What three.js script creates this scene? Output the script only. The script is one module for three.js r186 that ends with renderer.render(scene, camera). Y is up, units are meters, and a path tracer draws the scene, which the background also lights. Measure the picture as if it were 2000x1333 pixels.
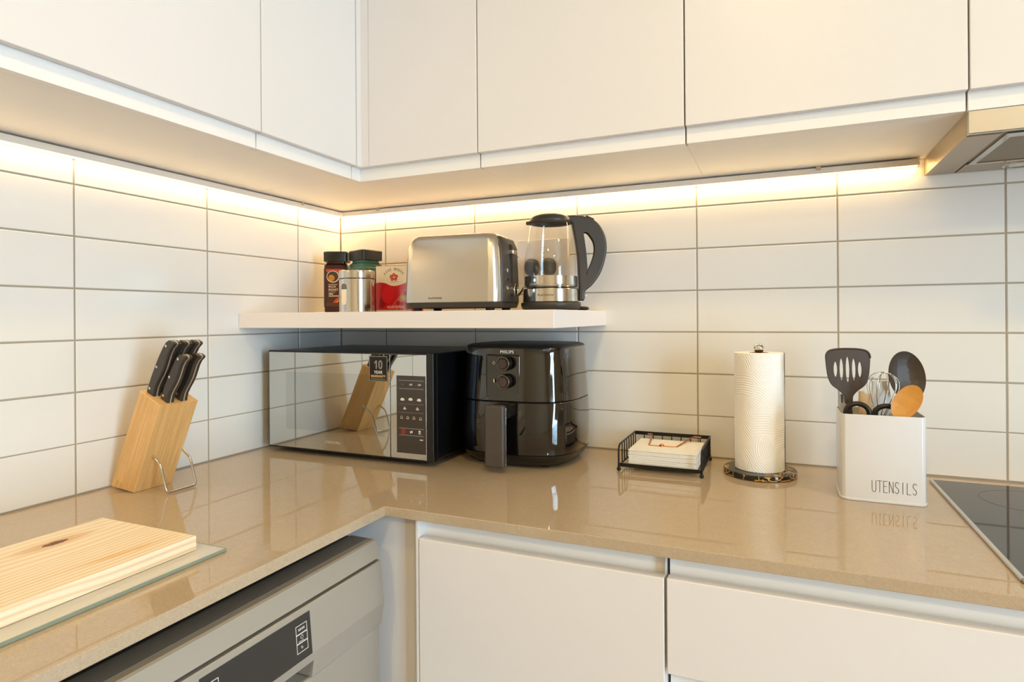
import * as THREE from 'three';
import { RoundedBoxGeometry } from 'three/addons/geometries/RoundedBoxGeometry.js';
import { mergeGeometries, mergeVertices, toCreasedNormals } from 'three/addons/utils/BufferGeometryUtils.js';
import { RectAreaLightUniformsLib } from 'three/addons/lights/RectAreaLightUniformsLib.js';
import { FontLoader } from 'three/addons/loaders/FontLoader.js';
import { TextGeometry } from 'three/addons/geometries/TextGeometry.js';

/* ------------------------------------------------ camera, sky, large lights, exposure */
RectAreaLightUniformsLib.init();
const scene = new THREE.Scene();
scene.background = new THREE.Color().setRGB(3.4, 4.9, 6.2);           // bright overcast sky outside the window
const FPX = 1190.29, YAW = 0.4126, ROLL = -0.0071;
const camera = new THREE.PerspectiveCamera(2 * Math.atan(666.5 / FPX) * 180 / Math.PI, 2000 / 1333, 0.05, 60);
camera.setViewOffset(2000, 1333, 0, 46.66, 2000, 1333);
{
  const F = new THREE.Vector3(-Math.sin(YAW), 0, -Math.cos(YAW)), R = new THREE.Vector3(Math.cos(YAW), 0, -Math.sin(YAW)), U = new THREE.Vector3(0, 1, 0);
  const R2 = R.clone().multiplyScalar(Math.cos(ROLL)).addScaledVector(U, Math.sin(ROLL));
  const U2 = U.clone().multiplyScalar(Math.cos(ROLL)).addScaledVector(R, -Math.sin(ROLL));
  camera.quaternion.setFromRotationMatrix(new THREE.Matrix4().makeBasis(R2, U2, F.clone().negate()));
  camera.position.set(1.2554, 1.2421, 1.5342);
}
const renderer = new THREE.WebGLRenderer({ antialias: true });
renderer.toneMapping = THREE.LinearToneMapping;
renderer.toneMappingExposure = 1.0;
renderer.shadowMap.enabled = true;

const P = { win: 21, near: 140, far: 340, ledL: 12.5, ledB: 18.5 };
const DAY = [0.53, 0.78, 1.0], WARM = [1.0, 0.67, 0.28], LAMP = [1.0, 0.68, 0.22];
const rgb = (c, k = 1) => new THREE.Color().setRGB(c[0] * k, c[1] * k, c[2] * k);
function areaLight(w, h, c, power, pos, target) {
  const l = new THREE.RectAreaLight(rgb(c), power, w, h);
  l.position.set(...pos); l.lookAt(...target); scene.add(l); return l;
}
const ROOM = { x: 4.3, z: 4.4, y: 2.5 };
const WIN = { z0: 1.88, z1: 2.88, y0: 0.12, y1: 2.25 };
// daylight through the window in the right-hand wall (same size as the pane)
areaLight(WIN.z1 - WIN.z0 - 0.1, WIN.y1 - WIN.y0 - 0.1, DAY, P.win, [ROOM.x + 0.09, (WIN.y0 + WIN.y1) / 2, (WIN.z0 + WIN.z1) / 2], [0, (WIN.y0 + WIN.y1) / 2, (WIN.z0 + WIN.z1) / 2]);

/* ------------------------------------------------ helpers */
function rng(seed) { let a = seed >>> 0; return () => { a = (a + 0x6D2B79F5) | 0; let t = Math.imul(a ^ (a >>> 15), 1 | a); t = (t + Math.imul(t ^ (t >>> 7), 61 | t)) ^ t; return ((t ^ (t >>> 14)) >>> 0) / 4294967296; }; }
const taken = {};
function numbered(n) { const k = taken[n] = (taken[n] ?? -1) + 1; return k ? n + '_' + String(k).padStart(3, '0') : n; }
function tag(o, label, category, group, kind) { o.userData = { label }; if (category) o.userData.category = category; if (group) o.userData.group = group; if (kind) o.userData.kind = kind; return o; }
function mesh(name, geo, mat, parent, pos, rot) {
  const m = new THREE.Mesh(geo, mat); m.name = parent === scene ? numbered(name) : name; m.castShadow = m.receiveShadow = true;
  if (pos) m.position.set(...pos); if (rot) m.rotation.set(...rot); parent.add(m); return m;
}
function thing(name, label, category, pos = [0, 0, 0], turn = 0, group) {
  const g = new THREE.Group(); g.name = numbered(name); g.position.set(...pos); g.rotation.y = turn; scene.add(g);
  return tag(g, label, category, group);
}
function struct(o, label) { o.userData.kind = 'structure'; if (label) o.userData.label = label; return o; }
// box given by its extents
function bx(x0, x1, y0, y1, z0, z1, r = 0, s = 2) {
  const w = x1 - x0, h = y1 - y0, d = z1 - z0;
  const g = r > 0 ? new RoundedBoxGeometry(w, h, d, s, Math.min(r, w / 2, h / 2, d / 2)) : new THREE.BoxGeometry(w, h, d);
  return g.translate((x0 + x1) / 2, (y0 + y1) / 2, (z0 + z1) / 2);
}
const flat = g => { const o = g.index ? g.toNonIndexed() : g; for (const k of Object.keys(o.attributes)) if (!['position', 'normal', 'uv'].includes(k)) o.deleteAttribute(k); return o; };
const merge = list => mergeGeometries(list.map(flat));
function boxUV(g) {                                             // uv in metres, by the way each face points
  g = flat(g); const p = g.attributes.position, n = g.attributes.normal, uv = new Float32Array(p.count * 2);
  for (let i = 0; i < p.count; i++) {
    const ax = Math.abs(n.getX(i)), ay = Math.abs(n.getY(i)), az = Math.abs(n.getZ(i));
    const [u, v] = ax >= ay && ax >= az ? [p.getZ(i), p.getY(i)] : ay >= az ? [p.getX(i), p.getZ(i)] : [p.getX(i), p.getY(i)];
    uv[2 * i] = u; uv[2 * i + 1] = v;
  }
  g.setAttribute('uv', new THREE.BufferAttribute(uv, 2)); return g;
}
const V = (x, y, z) => new THREE.Vector3(x, y, z);
function tube(pts, r, seg = 24, rad = 8, closed = false, tension = 0.5) {
  return new THREE.TubeGeometry(new THREE.CatmullRomCurve3(pts.map(p => V(...p)), closed, 'centripetal', tension), seg, r, rad, closed);
}
function rod(a, b, r, rad = 8) { return new THREE.TubeGeometry(new THREE.LineCurve3(V(...a), V(...b)), 1, r, rad, false); }
function bentRod(pts, r, bend = 0.008, rad = 8) {                // straight runs joined by short bends
  const c = new THREE.CurvePath(), P = pts.map(p => V(...p)); let from = P[0];
  for (let i = 1; i < P.length - 1; i++) {
    const a = P[i].clone().add(P[i - 1].clone().sub(P[i]).setLength(bend)), b = P[i].clone().add(P[i + 1].clone().sub(P[i]).setLength(bend));
    c.add(new THREE.LineCurve3(from, a)); c.add(new THREE.QuadraticBezierCurve3(a, P[i], b)); from = b;
  }
  c.add(new THREE.LineCurve3(from, P[P.length - 1]));
  return new THREE.TubeGeometry(c, 18 * P.length, r, rad, false);
}
const lathe = (pts, seg = 48) => new THREE.LatheGeometry(pts.map(p => new THREE.Vector2(p[0], p[1])), seg);
function shapeOf(pts, smooth = false) {
  const s = new THREE.Shape();
  if (smooth) { s.moveTo(pts[0][0], pts[0][1]); s.splineThru(pts.slice(1).concat([pts[0]]).map(p => new THREE.Vector2(p[0], p[1]))); }
  else { pts.forEach((p, i) => i ? s.lineTo(p[0], p[1]) : s.moveTo(p[0], p[1])); s.closePath(); }
  return s;
}
function extrude(shape, depth, bevel = 0, segs = 2, curve = 12) {
  return new THREE.ExtrudeGeometry(shape, { depth: depth - 2 * bevel, bevelEnabled: bevel > 0, bevelSize: bevel, bevelThickness: bevel, bevelOffset: -bevel, bevelSegments: segs, curveSegments: curve }).translate(0, 0, bevel);
}
function superellipse(a, b, e, n = 64) {
  const o = []; for (let i = 0; i < n; i++) { const t = i / n * Math.PI * 2, c = Math.cos(t), s = Math.sin(t); o.push([a * Math.sign(c) * Math.abs(c) ** (2 / e), b * Math.sign(s) * Math.abs(s) ** (2 / e)]); } return o;
}
function roundRect(a, b, r, n = 6) {
  const o = []; for (const [sx, sy, t0] of [[1, 1, 0], [-1, 1, 1], [-1, -1, 2], [1, -1, 3]]) for (let i = 0; i <= n; i++) { const t = (t0 + i / n) * Math.PI / 2; o.push([sx * (a - r) + r * Math.cos(t), sy * (b - r) + r * Math.sin(t)]); } return o;
}
function loft(rings, capBottom = true, capTop = true, crease = 0.6) {   // rings: [y, [[x, z]...]]
  const n = rings[0][1].length, pos = [], idx = [];
  for (const [y, pts] of rings) for (const [x, z] of pts) pos.push(x, y, z);
  for (let k = 0; k < rings.length - 1; k++) for (let i = 0; i < n; i++) { const a = k * n + i, b = k * n + (i + 1) % n, c = a + n, d = b + n; idx.push(a, c, b, b, c, d); }
  for (const [on, k, up] of [[capBottom, 0, false], [capTop, rings.length - 1, true]]) if (on) {
    const c = pos.length / 3; let sx = 0, sz = 0; for (const [x, z] of rings[k][1]) { sx += x / n; sz += z / n; } pos.push(sx, rings[k][0], sz);
    for (let i = 0; i < n; i++) { const a = k * n + i, b = k * n + (i + 1) % n; up ? idx.push(a, c, b) : idx.push(b, c, a); }
  }
  const g = new THREE.BufferGeometry(); g.setAttribute('position', new THREE.Float32BufferAttribute(pos, 3)); g.setIndex(idx);
  g.setAttribute('uv', new THREE.Float32BufferAttribute(new Float32Array(pos.length / 3 * 2), 2));
  return toCreasedNormals(g, crease);
}
function bowl(a, b, depth, thick, n = 36, k = 8) {               // an elliptic dish, hollow towards +z
  const pos = [], idx = [];
  for (const [s, off] of [[1, 0], [-1, -thick]]) {
    const base = pos.length / 3; pos.push(0, 0, -depth + off);
    for (let j = 1; j <= k; j++) for (let i = 0; i < n; i++) { const r = j / k, t = i / n * Math.PI * 2; pos.push(a * r * Math.cos(t), b * r * Math.sin(t), -depth * (1 - r * r) + off * (1 - 0.6 * r ** 4)); }
    for (let i = 0; i < n; i++) { const i2 = (i + 1) % n; s > 0 ? idx.push(base, base + 1 + i, base + 1 + i2) : idx.push(base, base + 1 + i2, base + 1 + i); for (let j = 0; j < k - 1; j++) { const p = base + 1 + j * n + i, q = base + 1 + j * n + i2; s > 0 ? idx.push(p, p + n, q, q, p + n, q + n) : idx.push(p, q, p + n, q, q + n, p + n); } }
  }
  const m = 1 + (k - 1) * n, B = 1 + k * n + m;
  for (let i = 0; i < n; i++) { const i2 = (i + 1) % n; idx.push(m + i, B + i, m + i2, m + i2, B + i, B + i2); }
  const g = new THREE.BufferGeometry(); g.setAttribute('position', new THREE.Float32BufferAttribute(pos, 3)); g.setIndex(idx);
  g.setAttribute('uv', new THREE.Float32BufferAttribute(new Float32Array(pos.length / 3 * 2), 2));
  return toCreasedNormals(g, 0.7);
}
/* ------------------------------------------------ textures */
function valueNoise(seed, size) {
  const r = rng(seed), t = new Float32Array(size * size).map(() => r());
  return (x, y) => { const xi = Math.floor(x), yi = Math.floor(y), fx = x - xi, fy = y - yi, w = f => f * f * (3 - 2 * f), m = v => ((v % size) + size) % size, g = (a, b) => t[m(b) * size + m(a)]; const u = w(fx), v = w(fy); return (g(xi, yi) * (1 - u) + g(xi + 1, yi) * u) * (1 - v) + (g(xi, yi + 1) * (1 - u) + g(xi + 1, yi + 1) * u) * v; };
}
function dataTex(w, h, f, srgb = true) {
  const d = new Uint8Array(w * h * 4);
  for (let y = 0; y < h; y++) for (let x = 0; x < w; x++) { const c = f(x / w, y / h, x, y), i = (y * w + x) * 4; for (let k = 0; k < 3; k++) d[i + k] = Math.max(0, Math.min(255, Math.round(Array.isArray(c) ? c[k] : c))); d[i + 3] = 255; }
  const t = new THREE.DataTexture(d, w, h); t.wrapS = t.wrapT = THREE.RepeatWrapping; t.magFilter = THREE.LinearFilter; t.minFilter = THREE.LinearMipmapLinearFilter; t.generateMipmaps = true; t.needsUpdate = true;
  if (srgb) t.colorSpace = THREE.SRGBColorSpace; return t;
}
function canvasTex(w, h, draw) {
  const c = document.createElement('canvas'); c.width = w; c.height = h; draw(c.getContext('2d'), w, h);
  const t = new THREE.CanvasTexture(c); t.colorSpace = THREE.SRGBColorSpace; return t;
}
const mix = (a, b, t) => a.map((v, i) => v + (b[i] - v) * t);
const std = (color, roughness = 0.5, metalness = 0, extra = {}) => new THREE.MeshPhysicalMaterial({ color: color instanceof THREE.Color ? color : new THREE.Color(color), roughness, metalness, ...extra });

const quartzTex = (() => { const r = rng(5), n1 = valueNoise(9, 64), n2 = valueNoise(3, 16); return dataTex(512, 512, (u, v) => { let k = (r() - 0.5) * 20 + (n1(u * 64, v * 64) - 0.5) * 5 + (n2(u * 16, v * 16) - 0.5) * 2; const s = r(); if (s > 0.992) k += 26; else if (s < 0.012) k -= 30; return [188 + k, 167 + k, 139 + k]; }); })();
quartzTex.repeat.set(4, 4);
const beechTex = (() => { const n1 = valueNoise(21, 64), n2 = valueNoise(22, 64), n3 = valueNoise(23, 64); return dataTex(256, 512, (u, v) => { const s = n1(u * 64, v * 3) * 0.5 + n2(u * 32, v * 2 + 5) * 0.35 + n3(u * 64, v * 40) * 0.15; return mix([208, 156, 92], [240, 198, 134], s); }); })();
beechTex.repeat.set(8, 5);
const pineTex = (() => {
  const L = 0.43, W = 0.236, n1 = valueNoise(31, 64), n2 = valueNoise(32, 64), n3 = valueNoise(33, 64), kz = 0.100, kx = 0.050;
  return dataTex(1024, 512, (u, v) => {
    const z = u * L, x = v * W, dz = z - kz, dx = x - kx, k2 = (dz / 0.05) ** 2 + (dx / 0.016) ** 2;
    const bend = 0.020 * Math.exp(-((dz / 0.07) ** 2)) * Math.sign(dx) * Math.exp(-Math.abs(dx) / 0.028);
    let xs = x - bend + 0.010 * (n1(z * 9, x * 8) - 0.5) + 0.05 * (z - 0.1) * Math.exp(-x / 0.08);
    const f = xs < 0.11 ? xs * 62 : 0.11 * 62 + (xs - 0.11) * 118;
    let s = 0.5 + 0.5 * Math.sin(f * Math.PI * 2 * 0.9); s = s ** 2.2 * (0.55 + 0.5 * n2(z * 12, x * 60)) * (xs < 0.11 ? 0.75 : 1);
    let c = mix([246, 231, 203], [226, 184, 132], s * 0.75 + (n3(z * 31, x * 470) - 0.5) * 0.05);
    const res = Math.exp(-(((z - 0.085) / 0.05) ** 2)) * Math.exp(-(((x - 0.176 + (z - 0.085) * 0.1) / 0.006) ** 2)) * (0.5 + 0.5 * n1(z * 80, x * 200));
    c = mix(c, [226, 150, 52], res * 0.6);
    const kk = (dz / 0.0165) ** 2 + (dx / 0.0068) ** 2, e = kk + (n1(z * 300, x * 500) - 0.5) * 0.8;
    if (k2 < 1.5) c = mix(c, [204, 140, 84], Math.max(0, 1 - k2 / 1.5) * 0.5);
    if (e < 1) c = mix([92, 58, 34], [150, 98, 56], n2(z * 500, x * 900));
    return c;
  });
})();
const streakTex = (() => { const r = rng(77), row = Array.from({ length: 512 }, () => r()); return dataTex(64, 512, (u, v, x, y) => 128 + (row[y] - 0.5) * 160 + (r() - 0.5) * 20, false); })();
streakTex.repeat.set(3, 12);
const marbleTex = (() => { const n1 = valueNoise(41, 32), n2 = valueNoise(42, 64); return dataTex(512, 512, (u, v) => { const a = n1(u * 9, v * 9) + 0.5 * n1(u * 18 + 3, v * 18) + 0.3 * n2(u * 40, v * 40), d = Math.abs(a - 1.0), g = n1(u * 4 + 7, v * 4 + 2); if (d < 0.055 && g > 0.5) return [206, 158, 84]; if (d < 0.07 && g > 0.5) return [120, 86, 44]; return [22 + n2(u * 64, v * 64) * 16, 20 + n2(u * 64, v * 64) * 14, 19 + n2(u * 64, v * 64) * 12]; }); })();
const floorTex = (() => { const n1 = valueNoise(51, 64), n2 = valueNoise(52, 64); return dataTex(256, 512, (u, v) => mix([112, 86, 62], [142, 114, 86], n1(u * 40, v * 3) * 0.6 + n2(u * 64, v * 12) * 0.4)); })();

/* ------------------------------------------------ materials */
const M = {
  white: std('#eae5e2', 0.36), carcass: std('#f4f1ed', 0.42), shelf: std('#ebe4e0', 0.4),
  tile: std('#ebe8e2', 0.2), tileB: std('#ece9e4', 0.22), grout: std('#aba08f', 0.9), paint: std('#d6c4a8', 0.85), ceiling: std('#efede8', 0.9),
  quartz: std('#ffffff', 0.022, 0, { ior: 1.68, map: quartzTex }),
  steel: std('#c9c4bb', 0.3, 1, { bumpMap: streakTex, bumpScale: 0.00003 }), steelDull: std('#b9ac98', 0.42, 1), chrome: std('#d9d6d0', 0.08, 1), polished: std('#cfcac0', 0.16, 1),
  dishSteel: std('#b3ada2', 0.38, 0.45), dishDark: std('#5d5954', 0.4, 0.3),
  blackGloss: std('#0c0b0b', 0.05, 0, { clearcoat: 1, clearcoatRoughness: 0.02 }), blackSatin: std('#15130f', 0.35), blackMat: std('#191614', 0.6), blackPaint: std('#0d0d0f', 0.3),
  greyPlastic: std('#3d3833', 0.42), mirror: std('#c6c8c5', 0.015, 1), glass: std('#ffffff', 0.0, 0, { transmission: 1, thickness: 0, ior: 1.5 }),
  nylon: std('#43362b', 0.45), beech: std('#ffffff', 0.5, 0, { map: beechTex }), pine: std('#ffffff', 0.55, 0, { map: pineTex }), handleBlack: std('#39322c', 0.34), rivet: std('#d8cfc0', 0.25, 1),
  copper: std('#d48f62', 0.25, 1), wire: std('#161412', 0.4, 0.3), paper: std('#faf7f1', 0.9), napkin: std('#f4f0e8', 0.95), marble: std('#ffffff', 0.12, 0, { map: marbleTex }),
  enamel: std('#dfdee0', 0.25), ink: std('#1c1a19', 0.6), silverInk: std('#c9c5bd', 0.35, 0.6), whiteInk: std('#e9e6e0', 0.5), darkInk: std('#55504a', 0.6),
  hobGlass: std('#14110e', 0.04), woodSpoon: std('#d4923c', 0.5), woodPale: std('#dcb98a', 0.55), paleSilicone: std('#c9c7c2', 0.5),
};
const font = await new FontLoader().loadAsync('fonts/droid/droid_sans_bold.typeface.json');
function text(name, str, h, depth, mat, parent, pos, rot = [0, 0, 0], stretch = 1) {
  const g = new TextGeometry(str, { font, size: h, depth, curveSegments: 3 }); g.computeBoundingBox(); const b = g.boundingBox;
  g.translate(-(b.min.x + b.max.x) / 2, -(b.min.y + b.max.y) / 2, 0).scale(stretch, 1, 1);
  return mesh(name, g, mat, parent, pos, rot);
}

/* ------------------------------------------------ room */
const CT = 0.9;                                                      // worktop height
{
  const f = mesh('floor', boxUV(bx(-0.12, ROOM.x + 0.12, -0.1, 0, -0.12, ROOM.z + 0.12)), std('#ffffff', 0.5, 0, { map: floorTex }), scene); struct(f, 'brown wood floor of the kitchen');
  struct(mesh('ceiling', bx(-0.12, ROOM.x + 0.12, ROOM.y, ROOM.y + 0.1, -0.12, ROOM.z + 0.12), M.ceiling, scene), 'plain white ceiling');
  struct(mesh('wall_front', bx(-0.12, ROOM.x + 0.12, 0, ROOM.y, ROOM.z, ROOM.z + 0.12), M.paint, scene), 'plain painted wall opposite the tiled one');
  struct(mesh('wall_right', merge([bx(ROOM.x, ROOM.x + 0.12, 0, WIN.y0, 0, ROOM.z), bx(ROOM.x, ROOM.x + 0.12, WIN.y1, ROOM.y, 0, ROOM.z), bx(ROOM.x, ROOM.x + 0.12, WIN.y0, WIN.y1, 0, WIN.z0), bx(ROOM.x, ROOM.x + 0.12, WIN.y0, WIN.y1, WIN.z1, ROOM.z)]), M.paint, scene), 'painted wall with the window');
}
const wallL = struct(mesh('wall_left', bx(-0.12, -0.003, 0, ROOM.y, -0.12, ROOM.z), M.paint, scene), 'white tiled wall beside the knife block');
const wallB = struct(mesh('wall_back', bx(-0.003, ROOM.x + 0.12, 0, ROOM.y, -0.12, -0.003), M.paint, scene), 'white tiled wall behind the hob and shelf');
{ // window
  const w = thing('window_1', 'white framed window letting in daylight', null, [0, 0, 0]); w.userData = { kind: 'structure', label: 'white framed window letting in daylight' };
  const { z0, z1, y0, y1 } = WIN, X = ROOM.x, zm = (z0 + z1) / 2;
  for (const [a, b, c, d] of [[y0, y1, z0, z0 + 0.05], [y0, y1, z1 - 0.05, z1], [y0, y0 + 0.05, z0 + 0.05, z1 - 0.05], [y1 - 0.05, y1, z0 + 0.05, z1 - 0.05], [y0 + 0.05, y1 - 0.05, zm - 0.03, zm + 0.03]]) mesh('window_frame', bx(X + 0.02, X + 0.08, a, b, c, d, 0.004), M.white, w);
  for (const [a, b] of [[z0 + 0.05, zm - 0.03], [zm + 0.03, z1 - 0.05]]) mesh('pane', bx(X + 0.048, X + 0.052, y0 + 0.05, y1 - 0.05, a, b), M.glass, w);
}
{ // tiles: 300 x 100 mm, stacked; every tile is a piece of its wall
  const W = 0.302, H = 0.1015, J = 0.0034, TOP = 1.5071, r = rng(11), cache = {};
  const tileGeo = (w, h) => cache[w.toFixed(4) + h.toFixed(4)] ??= (() => {
    const a = w / 2, b = h / 2, c = 0.0011, d = 0.0009, p = [], q = (A, B, C, D) => p.push(...A, ...B, ...C, ...A, ...C, ...D);
    const F = [[-a + c, -b + c, 0], [a - c, -b + c, 0], [a - c, b - c, 0], [-a + c, b - c, 0]], E = [[-a, -b, -d], [a, -b, -d], [a, b, -d], [-a, b, -d]], K = E.map(v => [v[0], v[1], -0.006]);
    q(...F); for (let i = 0; i < 4; i++) { const j = (i + 1) % 4; q(E[i], E[j], F[j], F[i]); q(K[i], K[j], E[j], E[i]); }
    const g = new THREE.BufferGeometry(); g.setAttribute('position', new THREE.Float32BufferAttribute(p, 3)); g.computeVertexNormals(); return g;
  })();
  for (const [wall, off, far, left] of [[wallL, 0.1842, 1.30, true], [wallB, 0.1683, 2.14, false]]) {
    mesh('grout', left ? bx(-0.004, -0.0013, CT - 0.03, 1.60, 0, far) : bx(0, far, CT - 0.03, 1.60, -0.004, -0.0013), M.grout, wall);
    const cols = [[0.0016, off]]; for (let a = off; a < far - 0.05; a += W) cols.push([a, Math.min(a + W, far)]);
    for (let row = 0; row < 7; row++) {
      const y1 = row ? TOP - (row - 1) * H : 1.594, y0 = row ? Math.max(y1 - H, CT + 0.0005) : TOP;
      for (const [a, b] of cols) {
        const w = b - a - (a < 0.01 ? J / 2 + 0.0008 : J), h = y1 - y0 - (row === 6 ? J / 2 + 0.001 : J), ca = (a + b) / 2 - (a < 0.01 ? J / 4 : 0), cy = (y0 + y1) / 2 + (row === 6 ? J / 4 : 0);
        const t = mesh('tile', tileGeo(w, h), r() > 0.5 ? M.tile : M.tileB, wall, left ? [0, cy, ca] : [ca, cy, 0], [0, left ? Math.PI / 2 : 0, 0]);
        t.rotateX((r() - 0.5) * 0.0016); t.rotateY((r() - 0.5) * 0.0008);
      }
    }
  }
}
/* ------------------------------------------------ ceiling lamps of the room */
for (const [x, z] of [[1.25, 1.35], [2.9, 1.35], [1.25, 3.1], [2.9, 3.1]]) {
  const t = thing('ceiling_downlight', 'round recessed warm ceiling downlight', 'downlight', [x, ROOM.y, z], 0, 'recessed ceiling downlights');
  mesh('trim_ring', lathe([[0.075, -0.0005], [0.098, -0.0005], [0.098, -0.006], [0.075, -0.009], [0.075, -0.0005]]), M.white, t);
  mesh('lamp_diffuser', new THREE.CylinderGeometry(0.074, 0.074, 0.004, 40).translate(0, -0.003, 0), std('#fff4e2', 0.5, 0, { emissive: rgb(LAMP), emissiveIntensity: 6 }), t);
  areaLight(0.13, 0.13, LAMP, z < 2 ? P.near : P.far, [x, ROOM.y - 0.011, z], [x, 0, z + 0.0001]);
}
/* ------------------------------------------------ worktop */
{
  const s = shapeOf([[0.0003, -0.0003], [2.15, -0.0003], [2.15, -0.614], [0.598, -0.614], [0.598, -1.262], [0.0003, -1.262]]);
  const g = extrude(s, 0.0178, 0.0012, 2).rotateX(-Math.PI / 2).translate(0, CT - 0.0178, 0);
  tag(mesh('worktop', g, M.quartz, scene), 'polished beige quartz worktop running round the corner', 'worktop');
}
/* ------------------------------------------------ wall cabinets */
const UB = 1.572, UT = 2.3, FAS = 0.33, DF = 0.345, DB = 1.6022;
function wallUnit(label, left, a0, a1, extra) {
  const t = thing('wall_cabinet', label, 'cabinet');
  const B = (u0, u1, y0, y1, d0, d1, r) => left ? bx(d0, d1, y0, y1, u0, u1, r) : bx(u0, u1, y0, y1, d0, d1, r);
  const u0 = extra ? 0.0015 : a0;
  mesh('carcass', extra ? merge([B(u0, a1 - 0.0002, UB, UT, 0.0015, FAS - 0.016), extra[0]]) : B(a0 + 0.0002, a1 - 0.0002, UB, UT, 0.0015, FAS - 0.016), M.carcass, t);
  mesh('bottom_rail', extra ? merge([B(FAS - 0.016, a1 - 0.0015, UB, UB + 0.08, FAS - 0.0158, FAS, 0.0008), extra[1]]) : B(a0 + 0.0015, a1 - 0.0015, UB, UB + 0.08, FAS - 0.0158, FAS, 0.0008), M.carcass, t);
  mesh('door', B(a0 + 0.0013, a1 - 0.0013, DB, UT - 0.01, FAS + 0.001, DF, 0.0015), M.white, t);
  return t;
}
wallUnit('wide white wall cabinet above the knife block', true, 0.6505, 1.2505);
wallUnit('narrow white wall cabinet between the wide one and the corner post', true, 0.3620, 0.6505);
const cornerUnit = wallUnit('white corner wall cabinet above the toaster', false, 0.3655, 0.6550, [bx(0.0015, FAS - 0.016, UB, UT, FAS - 0.016, 0.3615), bx(FAS - 0.0158, FAS, UB, UB + 0.08, FAS, 0.3610, 0.0008)]);
mesh('corner_post', extrude(shapeOf([[FAS + 0.001, -FAS - 0.001], [0.3664, -FAS - 0.001], [0.3664, -DF], [DF, -DF], [DF, -0.3607], [FAS + 0.001, -0.3607]]), UT - 0.01 - DB, 0.0012).rotateX(-Math.PI / 2).translate(0, DB, 0), M.white, cornerUnit);
wallUnit('white wall cabinet above the air fryer and kettle', false, 0.6550, 1.0945);
wallUnit('white wall cabinet above the paper towel roll, next to the hood', false, 1.0945, 1.5375);
wallUnit('white wall cabinet directly above the extractor hood', false, 1.5375, 2.1375);

/* ------------------------------------------------ led strips under the wall cabinets */
function ledStrip(label, left, a0, a1, clips) {
  const t = thing('led_strip_light', label, 'strip light', [0, 0, 0], 0);
  const B = (u0, u1, y0, y1, d0, d1, r = 0) => left ? bx(d0, d1, y0, y1, u0, u1, r) : bx(u0, u1, y0, y1, d0, d1, r);
  mesh('aluminium_channel', merge([B(a0, a1, 1.5665, 1.5685, 0.0015, 0.0225), B(a0, a1, 1.5555, 1.5667, 0.0205, 0.0225), B(a0, a1, 1.5555, 1.5667, 0.0015, 0.0030)]), std('#f1e9dd', 0.5), t);
  mesh('led_diffuser', B(a0 + 0.002, a1 - 0.002, 1.5570, 1.5664, 0.0032, 0.0203), std('#fff6e4', 0.6, 0, { emissive: rgb(WARM), emissiveIntensity: 5 }), t);
  for (const c of clips) mesh('mounting_clip', B(c - 0.005, c + 0.005, 1.5632, 1.5718, 0.0226, 0.0242), std('#cbb79c', 0.4), t);
  const m = (a0 + a1) / 2, len = a1 - a0 - 0.006, y = 1.5566, d = 0.01175;
  left ? areaLight(0.0165, len, WARM, P.ledL, [d, y, m], [d, 0, m]) : areaLight(len, 0.0165, WARM, P.ledB, [m, y, d], [m, 0, d + 1e-5]);
}
ledStrip('glowing warm strip light under the cabinets over the knife block', true, 0.0015, 1.262, [0.19, 0.95]);
ledStrip('glowing warm strip light under the cabinets over the shelf', false, 0.024, 1.528, [0.158, 1.338]);

/* ------------------------------------------------ extractor hood */
{
  const t = thing('extractor_hood', 'stainless steel extractor hood with mesh filter under the cabinet', 'hood');
  const x0 = 1.5395, x1 = 2.1375, yb = 1.5345;
  mesh('housing', bx(x0, x1, 1.5395, 1.5715, 0.003, 0.318), M.steelDull, t);
  mesh('front_panel', bx(x0, x1, yb, 1.5715, 0.318, 0.33, 0.0012), M.steel, t);
  mesh('side_panel', bx(x0, x0 + 0.0015, yb, 1.5395, 0.003, 0.318), M.steelDull, t);
  mesh('bottom_panel', bx(x0 + 0.0015, 1.590, yb, 1.5392, 0.003, 0.3085, 0.0008), M.steelDull, t);
  mesh('rear_panel', bx(1.5935, x1, yb, 1.5392, 0.003, 0.0800, 0.0008), M.steelDull, t);
  mesh('filter_frame', merge([bx(1.5960, 1.607, yb - 0.001, 1.5392, 0.0815, 0.3085), bx(1.607, x1 - 0.01, yb - 0.001, 1.5392, 0.0815, 0.0925), bx(1.607, x1 - 0.01, yb - 0.001, 1.5392, 0.2830, 0.3085)]), M.polished, t);
  mesh('filter_backing', bx(1.607, 2.125, 1.5388, 1.5394, 0.0925, 0.283), M.blackMat, t);
  const bars = []; for (let i = 0; i < 44; i++) { const z = 0.0940 + i * 0.0043; bars.push(bx(1.607, 2.125, 1.5355, 1.5385, z, z + 0.0021)); }
  const fm = mesh('filter_mesh', merge(bars), M.steelDull, t); fm.userData = { kind: 'stuff', label: 'fine aluminium grease filter mesh' };
  const l = mesh('lamp_ring', lathe([[0.020, 0], [0.028, 0], [0.029, 0.002], [0.0285, 0.004], [0.020, 0.004]]), M.polished, t, [1.690, yb - 0.0025, 0.043]);
  mesh('lamp_lens', new THREE.CylinderGeometry(0.0195, 0.0195, 0.003, 32), std('#e8e2d6', 0.2), l, [0, 0.0025, 0]);
}
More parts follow.
